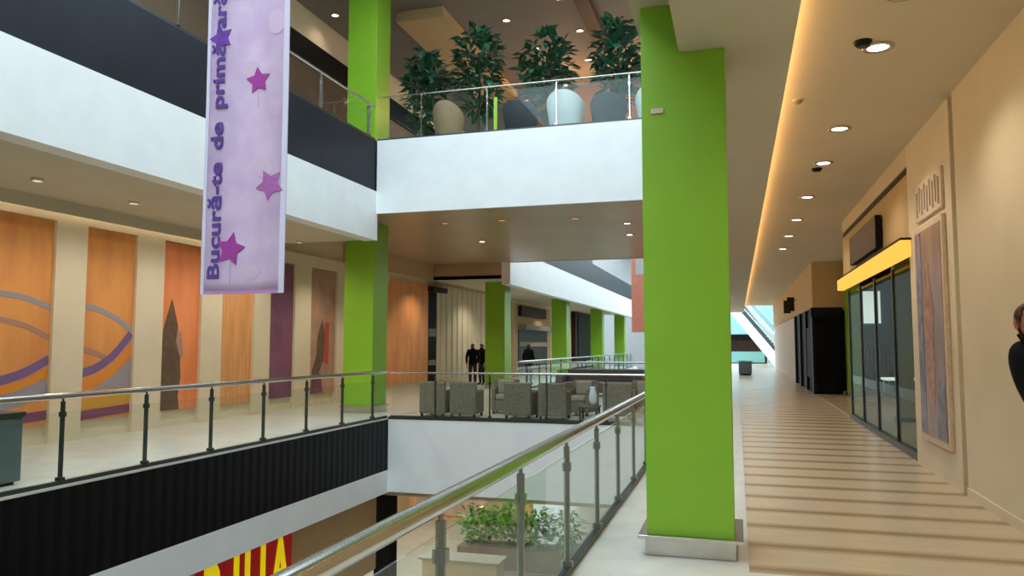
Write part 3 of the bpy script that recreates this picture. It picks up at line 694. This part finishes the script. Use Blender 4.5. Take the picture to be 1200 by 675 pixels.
ud = tub_chair('lounge_chair', 'charcoal tub chair behind the upper glass, below the widest plant', 'cushd', 'lounge chairs on the upper bridge', .78, .40); ud.location = (-4.68, 16.72, ZU)
dup(ud, (-2.65, 16.75, ZU), 'charcoal tub chair standing between two white chairs on the upper bridge', .1)
ut = tub_chair('lounge_chair', 'tan tub chair behind the upper glass, left of the tall plant', 'cusht', 'lounge chairs on the upper bridge', .95, .36); ut.location = (-6.45, 16.72, ZU)
lm_ = thing('menu_stand', 'slim lime green stand behind the upper glass', 'stand', (-5.25,16.6,ZU))
B(-5.29,-5.21,16.58,16.61,.06+ZU,.98+ZU).build('panel', M['lime'], lm_); B(-5.38,-5.12,16.48,16.7,ZU,ZU+.06).build('base', M['steeldark'], lm_)
# pendant lamps near the back of the upper ceiling
pn = thing('pendant_lamp', '', 'lamp', (0,0,0), 'amber pendant lamps over the upper bridge')
MB().tube((0,0,0),(0,0,-.20),.008,6).build('cord', M['black'], pn)
MB().lathe([(.03,-.16),(.12,-.20),(.30,-.34),(.295,-.34),(.11,-.21),(.03,-.18)], n=20).build('shade', M['dbrown'], pn)
MB().lathe([(0,-.50),(.10,-.47),(.16,-.38),(.11,-.30),(0,-.26)], n=16).build('bulb', M['warmlamp'], pn)
for i, (x, y, lab) in enumerate([(-5.6,25.5,'amber pendant lamp glowing between the tall and the wide plant'), (-3.9,25.2,'amber pendant lamp glowing right of the wide plant'), (-2.4,24.8,'amber pendant lamp glowing below the rightmost plant')]):
    o = pn if i == 0 else dup(pn, (0,0,0)); o.location = (x,y,ZC); o['label'] = lab
    d = bpy.data.lights.new('lamp','POINT'); d.energy = 90; d.color = (1,.55,.25); d.shadow_soft_size = .08
    q = bpy.data.objects.new('lamp_light', d); COL.objects.link(q); q.location = (x,y,ZC-.75)
ul = [(-6.2,20.6,'downlight on the upper ceiling above the tall plant'),(-4.45,19.6,'downlight on the upper ceiling at the top of the view'),(-4.3,21.9,'downlight on the upper ceiling above the wide plant'),(-4.5,24.3,'downlight on the upper ceiling deepest over the bridge'),(-10.76,18.9,'downlight on the upper ceiling left of the upper pillar')]
for x, y, lab in ul:
    o = dup(bl, (x,y,ZC), lab, 0, 'downlights of the upper ceiling'); spot((x,y,ZC-.06), 110 if x > -9 else 25)
for x, y in ((-9.6,4),(-9.6,24)): spot((x,y,ZC-.06), 120)
struct('wall_far.001', B(XU, -.75, YE-.3, YE-.2, ZU+2.6, ZC), M['wallbrown'])

# ------------------------------------------------------------------ supermarket sign on the floor below
sx = XG-.30
sn = thing('store_sign', 'red sign board with tall yellow letters below the left gallery', 'sign', (sx, 11.5, -2.9))
B(sx, sx+.06, 10.15, 12.72, -3.0, -1.72).build('board', M['red'], sn)
for i, (chx, y) in enumerate([('B',10.25),('I',10.98),('L',11.28),('L',11.72),('A',12.08)]):
    Mb = Matrix(((0,0,1,sx+.062),(1,0,0,y),(0,1,0,-2.80),(0,0,0,1)))
    text_obj(chx, 1.48, 'letter', 'yellow', sn, Mb, .05, .012, .54)

# ------------------------------------------------------------------ floor below, seen through the glass
lc = thing('column', 'black column on the floor below at the corner of the bridge', 'column', (-8.2, 17.1, ZL))
B(-8.4,-7.98,17,17.4,ZL+.1,-1.75).build('shaft', M['black'], lc, .01); B(-8.44,-7.94,16.96,17.44,ZL+.001,ZL+.1).build('base_trim', M['steeldark'], lc)
ls2 = thing('shop_facade', 'orange brown shop front on the floor below the bridge', 'shop front', (-11.5, 32, ZL))
B(-15,-9.0,34,34.2,ZL,-1.75).build('wall_panel', M['tanorange'], ls2); B(-14.8,-9.2,33.9,34,-3.3,-2.3).build('fascia', M['orange2'], ls2)
B(-14.6,-9.4,33.93,34,ZL+.2,-3.6).build('display_window', M['mauve'], ls2)
ls3 = thing('shop_facade', 'brown shop front on the floor below beyond the planter', 'shop front', (-5.5, 44, ZL))
B(-9.0,-1.3,44,44.2,ZL,-1.75).build('wall_panel', M['wallbrown'], ls3); B(-8.8,-1.4,43.9,44,-3.6,-2.4).build('fascia', M['orange'], ls3); B(-8.6,-1.5,43.93,44,ZL+.2,-3.8).build('display_window', M['teal'], ls3)
plt = thing('planter_box', 'long brown planter of green shrubs on the floor below', 'planter', (-8.0, 27.6, ZL))
B(-10.0,-5.4,27,28.2,ZL,ZL+.75).build('box', M['terr'], plt, .02)
for i in range(4):
    x = -9.4+i*1.1
    f = leaves(230, 0, 0, .62, .75, .3, 20+i); f.v = [(v[0]+x, v[1]+27.6, v[2]+ZL+1.45) for v in f.v]
    f.build('shrub', M['leaf2'], plt)
cs = thing('counter', 'low pale kiosk counter on the floor below', 'counter', (-8.6, 24.6, ZL))
B(-10.2,-7.6,24.2,25.0,ZL+.05,ZL+1.0).build('body', M['walltan'], cs, .02); B(-10.3,-7.5,24.1,25.1,ZL+1.0,ZL+1.06).build('top', M['cush'], cs, .01); B(-10.1,-7.7,24.3,24.9,ZL,ZL+.05).build('plinth', M['black'], cs)
for x, y in ((-10,10),(-10,14),(-9,20),(-5,20),(-9,25),(-5,25),(-12,30),(-9.5,31)): spot((x,y,-1.9), 130)

# ------------------------------------------------------------------ far end: coral banner and escalator
cb = thing('hanging_banner', 'coral hanging banner beyond the bridge beside the near pillar', 'banner', (-3.8,32,2.2))
B(-4.18,-3.2,32,32.01,2.2,5.6).build('cloth', M['coral'], cb); B(-4.0,-3.3,31.995,32,4.6,5.5).build('printed_patch', M['cushw'], cb)
MB().tube((-4.22,32,5.6),(-3.16,32,5.6),.02).build('top_rod', M['steel'], cb)
for x in (-4.1,-3.3): MB().tube((x,32,5.6),(x,32,ZC),.004,6).build('cable', M['steel'], cb)
struct('beam.003', B(XU,-.75,31.85,32.15,ZC,ZC+.35), M['white'])

es = thing('escalator', 'white sided escalator with glass balustrade at the far end of the corridor', 'escalator', (1.3,64,0))
A = Vector((3.3,60.5,0)); D = Vector((-3.4,12.5,0)); Hh = 5.6; nrm = Vector((D.y,-D.x,0)).normalized()
def esc_side(o):
    a = A+nrm*o; b = a+D
    return a, b
for o in (-.62, .62):
    a, b = esc_side(o)
    MB().prism([a+Vector((0,0,-.02+.02)), b+Vector((0,0,Hh-.75)), b+Vector((0,0,Hh+.35)), a+Vector((0,0,1.05))], nrm*.10).build('side_panel', M['whitebox'] if False else M['white'], es)
    MB().prism([a+Vector((0,0,1.06)), b+Vector((0,0,Hh+.36)), b+Vector((0,0,Hh+.98)), a+Vector((0,0,1.7))], nrm*.02).build('glass_panel', M['glass'], es)
    MB().tube(a+Vector((0,0,1.74)), b+Vector((0,0,Hh+1.02)), .05, 10).build('handrail', M['teal'], es)
mb = MB(); ns = 24
for i in range(ns):
    p = A+D*(i/ns); q = A+D*((i+1)/ns); z0 = Hh*i/ns; z1 = Hh*(i+1)/ns
    mb.prism([p-nrm*.45+Vector((0,0,max(z0-.1,0))), p+nrm*.45+Vector((0,0,max(z0-.1,0))), p+nrm*.45+Vector((0,0,z1)), p-nrm*.45+Vector((0,0,z1))], q-p)
mb.build('steps', M['steeldark'], es)
struct('window_2', B(-1.2, 8, 79.6, 79.7, 0, 9), M['skyglass'])
fd = thing('shop_facade', 'dark low shop facade under the far white escalator', 'shop front', (.6,75,0))
B(-1.15,2.6,74.5,75,0,2.7).build('wall_panel', M['dbrown'], fd); B(-1.1,2.5,74.4,74.5,2.2,2.6).build('fascia', M['black'], fd); B(-1.0,2.4,74.44,74.5,.1,1.1).build('display_window', M['teal'], fd)
kb = thing('kiosk', 'dark low kiosk at the far end beside the escalator', 'kiosk', (.6,45.5,0))
B(.05,.75,45,45.8,.08,.75).build('body', M['binm'], kb, .02); B(0,.8,44.95,45.85,.75,.8).build('top', M['teal'], kb); B(.1,.7,45.05,45.75,0,.08).build('plinth', M['black'], kb)

# ------------------------------------------------------------------ people
def person(name, label, loc, rotz, J=None, coat='jacket', legs='trous', hairm='hair', scale=1.0, lev=2):
    """one continuous skinned body; hair and clothing are children"""
    S = dict(pel=(0,0,.97), spine=(0,0,1.14), chest=(0,0,1.34), neckb=(0,0,1.48), neck=(0,-.01,1.55), skull=(0,-.015,1.63), top=(0,.005,1.715))
    for s, k in ((-1,'l'),(1,'r')):
        S['sh'+k] = (s*.17,0,1.43); S['el'+k] = (s*.25,.03,1.16); S['wr'+k] = (s*.24,-.06,.92); S['pa'+k] = (s*.235,-.085,.85)
        S['hip'+k] = (s*.09,0,.92); S['kn'+k] = (s*.10,-.02,.50); S['an'+k] = (s*.10,.02,.09); S['to'+k] = (s*.12,-.13,.035)
    if J: S.update(J)
    slim = .82 if J else 1
    R_ = dict(pel=(.155,.11), spine=(.14,.10), chest=(.17*slim,.115), neckb=(.09,.08), neck=(.055,.058), skull=(.082,.098), top=(.062,.076))
    for k in 'lr': R_.update({'sh'+k:(.07,.07),'el'+k:(.046,.046),'wr'+k:(.03,.03),'pa'+k:(.036,.018),'hip'+k:(.095,.095),'kn'+k:(.06,.06),'an'+k:(.042,.042),'to'+k:(.036,.03)})
    E = [('pel','spine'),('spine','chest'),('chest','neckb'),('neckb','neck'),('neck','skull'),('skull','top')]
    for k in 'lr': E += [('chest','sh'+k),('sh'+k,'el'+k),('el'+k,'wr'+k),('wr'+k,'pa'+k),('pel','hip'+k),('hip'+k,'kn'+k),('kn'+k,'an'+k),('an'+k,'to'+k)]
    for k, s in (('l',-1),('r',1)):
        w = Vector(S['wr'+k]); p = Vector(S['pa'+k]); d = (p-w).normalized()
        side = Vector((0,1,0)) if abs(d.y) < .8 else Vector((1,0,0)); side = (side-d*side.dot(d)).normalized(); cur = side.cross(d).normalized()*(-s)
        for i, (u, L) in enumerate(((-.030,.075),(-.010,.085),(.010,.08),(.030,.062))):
            b0 = p+d*.035+side*u; b1 = b0+d*L*.55+cur*.01; b2 = b1+d*L*.4+cur*.03
            for j, q in enumerate((b0,b1,b2)): S['f%s%d%d'%(k,i,j)] = tuple(q); R_['f%s%d%d'%(k,i,j)] = (.0095-.001*j,)*2
            E += [('pa'+k,'f%s%d0'%(k,i)),('f%s%d0'%(k,i),'f%s%d1'%(k,i)),('f%s%d1'%(k,i),'f%s%d2'%(k,i))]
        b0 = p-d*.005-side*.042+cur*.005; b1 = b0+d*.035-side*.018+cur*.015
        for j, q in enumerate((b0,b1)): S['t%s%d'%(k,j)] = tuple(q); R_['t%s%d'%(k,j)] = (.0115,.011)
        E += [('pa'+k,'t%s0'%k),('t%s0'%k,'t%s1'%k)]
    names = list(S); idx = {n:i for i,n in enumerate(names)}
    me = bpy.data.meshes.new('body'); me.from_pydata([S[n] for n in names], [(idx[a],idx[b]) for a,b in E], [])
    ob = bpy.data.objects.new('body', me); COL.objects.link(ob)
    ob.modifiers.new('skin','SKIN'); sub = ob.modifiers.new('sub','SUBSURF'); sub.levels = lev; sub.render_levels = lev
    sv = me.skin_vertices[0].data
    for n in names: sv[idx[n]].radius = R_[n]; sv[idx[n]].use_root = (n == 'pel')
    bpy.context.view_layer.update()
    bm_ = bpy.data.meshes.new_from_object(ob.evaluated_get(bpy.context.evaluated_depsgraph_get()))
    bpy.data.objects.remove(ob); bpy.data.meshes.remove(me)
    # face relief: nose, brows and chin are pushed out of the head's front (local -Y)
    hd = Vector(S['skull'])
    for v in bm_.vertices:
        d = v.co-hd
        if v.co.z > hd.z-.12 and d.y < 0 and abs(d.x) < .09:
            g = lambda x, z, sx_, sz_: math.exp(-((d.x-x)/sx_)**2-((d.z-z)/sz_)**2)
            v.co.y -= .026*g(0,-.02,.016,.028)+.010*g(0,-.085,.03,.018)+.006*g(0,-.055,.025,.012)-.008*g(.033,.012,.016,.012)-.008*g(-.033,.012,.016,.012)
    root = thing(name, label, 'person', (0,0,0))
    for p_ in bm_.polygons: p_.use_smooth = True
    bm_.materials.clear(); bm_.materials.append(M['skin'])
    body = bpy.data.objects.new('body', bm_); COL.objects.link(body); body.parent = root
    bones = [(a,b,Vector(S[a]),Vector(S[b])) for a,b in E]
    def near(c):
        best = None
        for a,b,p,q in bones:
            t = max(0,min(1,(c-p).dot(q-p)/max((q-p).length_squared,1e-9))); dd_ = (c-(p+(q-p)*t)).length-(R_[a][0]*(1-t)+R_[b][0]*t)*.9
            if best is None or dd_ < best[0]: best = (dd_,a,b,t)
        return best[1:]
    cat = []
    for pol in bm_.polygons:
        c = pol.center; a,b,t = near(c)
        if 'kn' in a or ('hip' in a): k_ = 'legs' if not (b.startswith('an') and t > .93) else 'foot'
        elif a.startswith('an'): k_ = 'foot'
        elif a.startswith('hip') or b.startswith('hip'): k_ = 'legs'
        elif a.startswith(('wr','pa','f','t')) and a not in ('top',): k_ = 'hand'
        elif a.startswith('el'): k_ = 'coat' if t < .9 else 'hand'
        elif a == 'neckb': k_ = 'coat' if t < .5 else 'head'
        elif a in ('neck','skull','top'): k_ = 'head'
        else: k_ = 'coat'
        e_ = c-hd
        if k_ in ('head','hand') and a[:2] not in ('wr','pa') and b[0] not in 'ft' and not (a[:2] == 'el') and (c.z < S['neck'][2]-.03 or (e_.x**2+max(e_.y,0)**2+e_.z**2)**.5 > .122): k_ = 'coat'
        if k_ == 'head':
            d = c-hd
            if d.length < .16 and (d.z > .052 or (d.y > .02 and d.z > -.085) or (abs(d.x) > .060 and d.z > .0 and d.y > -.02)): k_ = 'hair'
        if a == 'pel' and b == 'spine': k_ = 'waist'
        if a == 'pel' and b.startswith('hip'): k_ = 'waist'
        if a.startswith('hip') and t < .25: k_ = 'waist'
        cat.append(k_)
    for k_, nm, m, off in (('coat','jacket',coat,.014),('legs','trousers',legs,.011),('foot','shoe','shoe',.008),('hair','hair',hairm,.013)):
        used = {}; vs = []; fs = []
        for pol, ct in zip(bm_.polygons, cat):
            if ct != k_ and not (ct == 'waist' and k_ in ('coat','legs')): continue
            f = []
            for vi in pol.vertices:
                if vi not in used: used[vi] = len(vs); v = bm_.vertices[vi]; vs.append(v.co+v.normal*off)
                f.append(used[vi])
            fs.append(f)
        if fs:
            o = MB().add(vs, fs, True).build(nm, M[m], root)
            if k_ in ('coat','legs'):
                import bmesh
                b2 = bmesh.new(); b2.from_mesh(o.data); hz = S['pel'][2]-(.09 if k_ == 'coat' else -.06)
                bmesh.ops.bisect_plane(b2, geom=b2.verts[:]+b2.edges[:]+b2.faces[:], plane_co=(0,0,hz), plane_no=(0,0,1), clear_inner=(k_ == 'coat'), clear_outer=(k_ == 'legs'))
                b2.to_mesh(o.data); b2.free()
            sd_ = o.modifiers.new('solid','SOLIDIFY'); sd_.thickness = off*.8; sd_.offset = -1
    for s in (-1,1):
        fy = min([v.co.y for v in bm_.vertices if abs(v.co.x-hd.x-s*.032) < .014 and abs(v.co.z-hd.z-.012) < .016] or [hd.y-.085])
        MB().lathe([(0,-.010),(.007,-.007),(.010,0),(.007,.007),(0,.010)], (hd.x+s*.032, fy+.010, hd.z+.012), 12).build('eye', M['eye'], root)
        MB().lathe([(0,-.0045),(.0035,-.003),(.0045,0),(.0035,.003),(0,.0045)], (hd.x+s*.032, fy+.0025, hd.z+.012), 10).build('iris', M['hair'], root)
        fx = max([abs(v.co.x-hd.x) for v in bm_.vertices if abs(v.co.y-hd.y-.01) < .025 and abs(v.co.z-hd.z+.01) < .025] or [.078])
        MB().lathe([(0,-.03),(.009,-.022),(.013,0),(.011,.02),(0,.03)], (hd.x+s*(fx+.004), hd.y+.01, hd.z-.01), 10).build('ear', M['skin'], root)
    MB().prism([(hd.x+x_, min([v.co.y for v in bm_.vertices if abs(v.co.x-hd.x) < .02 and abs(v.co.z-hd.z+.055) < .015] or [hd.y-.09])-.001, hd.z-.055+z_) for x_, z_ in ((-.024,0),(-.01,.006),(0,.004),(.01,.006),(.024,0),(.01,-.006),(-.01,-.006))], (0,.012,0)).build('mouth', M['lips'], root)
    root.location = loc; root.rotation_euler = (0,0,rotz); root.scale = (scale,)*3
    return root
# near person: seen at the frame edge, elbow lifted and hand held to the head
tilt = dict(pel=(.10,0,.97), spine=(.055,0,1.16), chest=(-.015,0,1.34), neckb=(-.165,-.01,1.525), neck=(-.225,-.03,1.60), skull=(-.25,-.05,1.69), top=(-.262,-.03,1.775),
            shl=(-.318,0,1.565), ell=(-.195,.05,1.27), wrl=(-.16,-.17,1.17), pal=(-.12,-.225,1.19), shr=(.12,0,1.41), elr=(.25,.03,1.22), wrr=(.10,-.16,1.16), par=(.06,-.22,1.18),
            hipl=(.01,0,.92), hipr=(.19,0,.92), knl=(.0,-.02,.5), anl=(0,.02,.09), tol=(-.02,-.13,.035), knr=(.2,-.02,.5), anr=(.2,.02,.09), tor=(.22,-.13,.035))
person('person', 'person at the right edge in a black jacket leaning into view', (1.62, 4.2, 0), 0, tilt, scale=1.045, lev=3)
person('person', 'person in black under the bridge, left one of the pair by the shaded pillar', (-10.32, 29.6, 0), .3)
person('person', 'person in black under the bridge, right one of the pair next to the shaded pillar', (-10.3, 30.7, 0), -.5)
person('person', 'person in dark clothes just right of the shaded pillar', (-8.45, 31.4, 0), PI*.9)

# ------------------------------------------------------------------ world, camera, view
w = bpy.data.worlds.new('sky'); sc.world = w; w.use_nodes = True
bg = w.node_tree.nodes['Background']; bg.inputs[0].default_value = (.72,.89,1.0,1); bg.inputs[1].default_value = 5.4
cam = bpy.data.cameras.new('camera'); cam.sensor_width = 36; cam.lens = 27; cam.clip_end = 200
co = bpy.data.objects.new('camera', cam); COL.objects.link(co)
co.location = (0,0,1.65); co.rotation_euler = (math.radians(90+4.289), 0, math.radians(16.305))
sc.camera = co
sc.view_settings.view_transform = 'Standard'; sc.view_settings.look = 'None'; sc.view_settings.gamma = 1; sc.view_settings.exposure = 0
sc.view_settings.use_curve_mapping = False
sc.cycles.use_denoising = True
sc.cycles.max_bounces = 8; sc.cycles.diffuse_bounces = 5; sc.cycles.glossy_bounces = 4; sc.cycles.transparent_max_bounces = 24
sc.cycles.sample_clamp_indirect = 4
sc.cycles.caustics_reflective = False
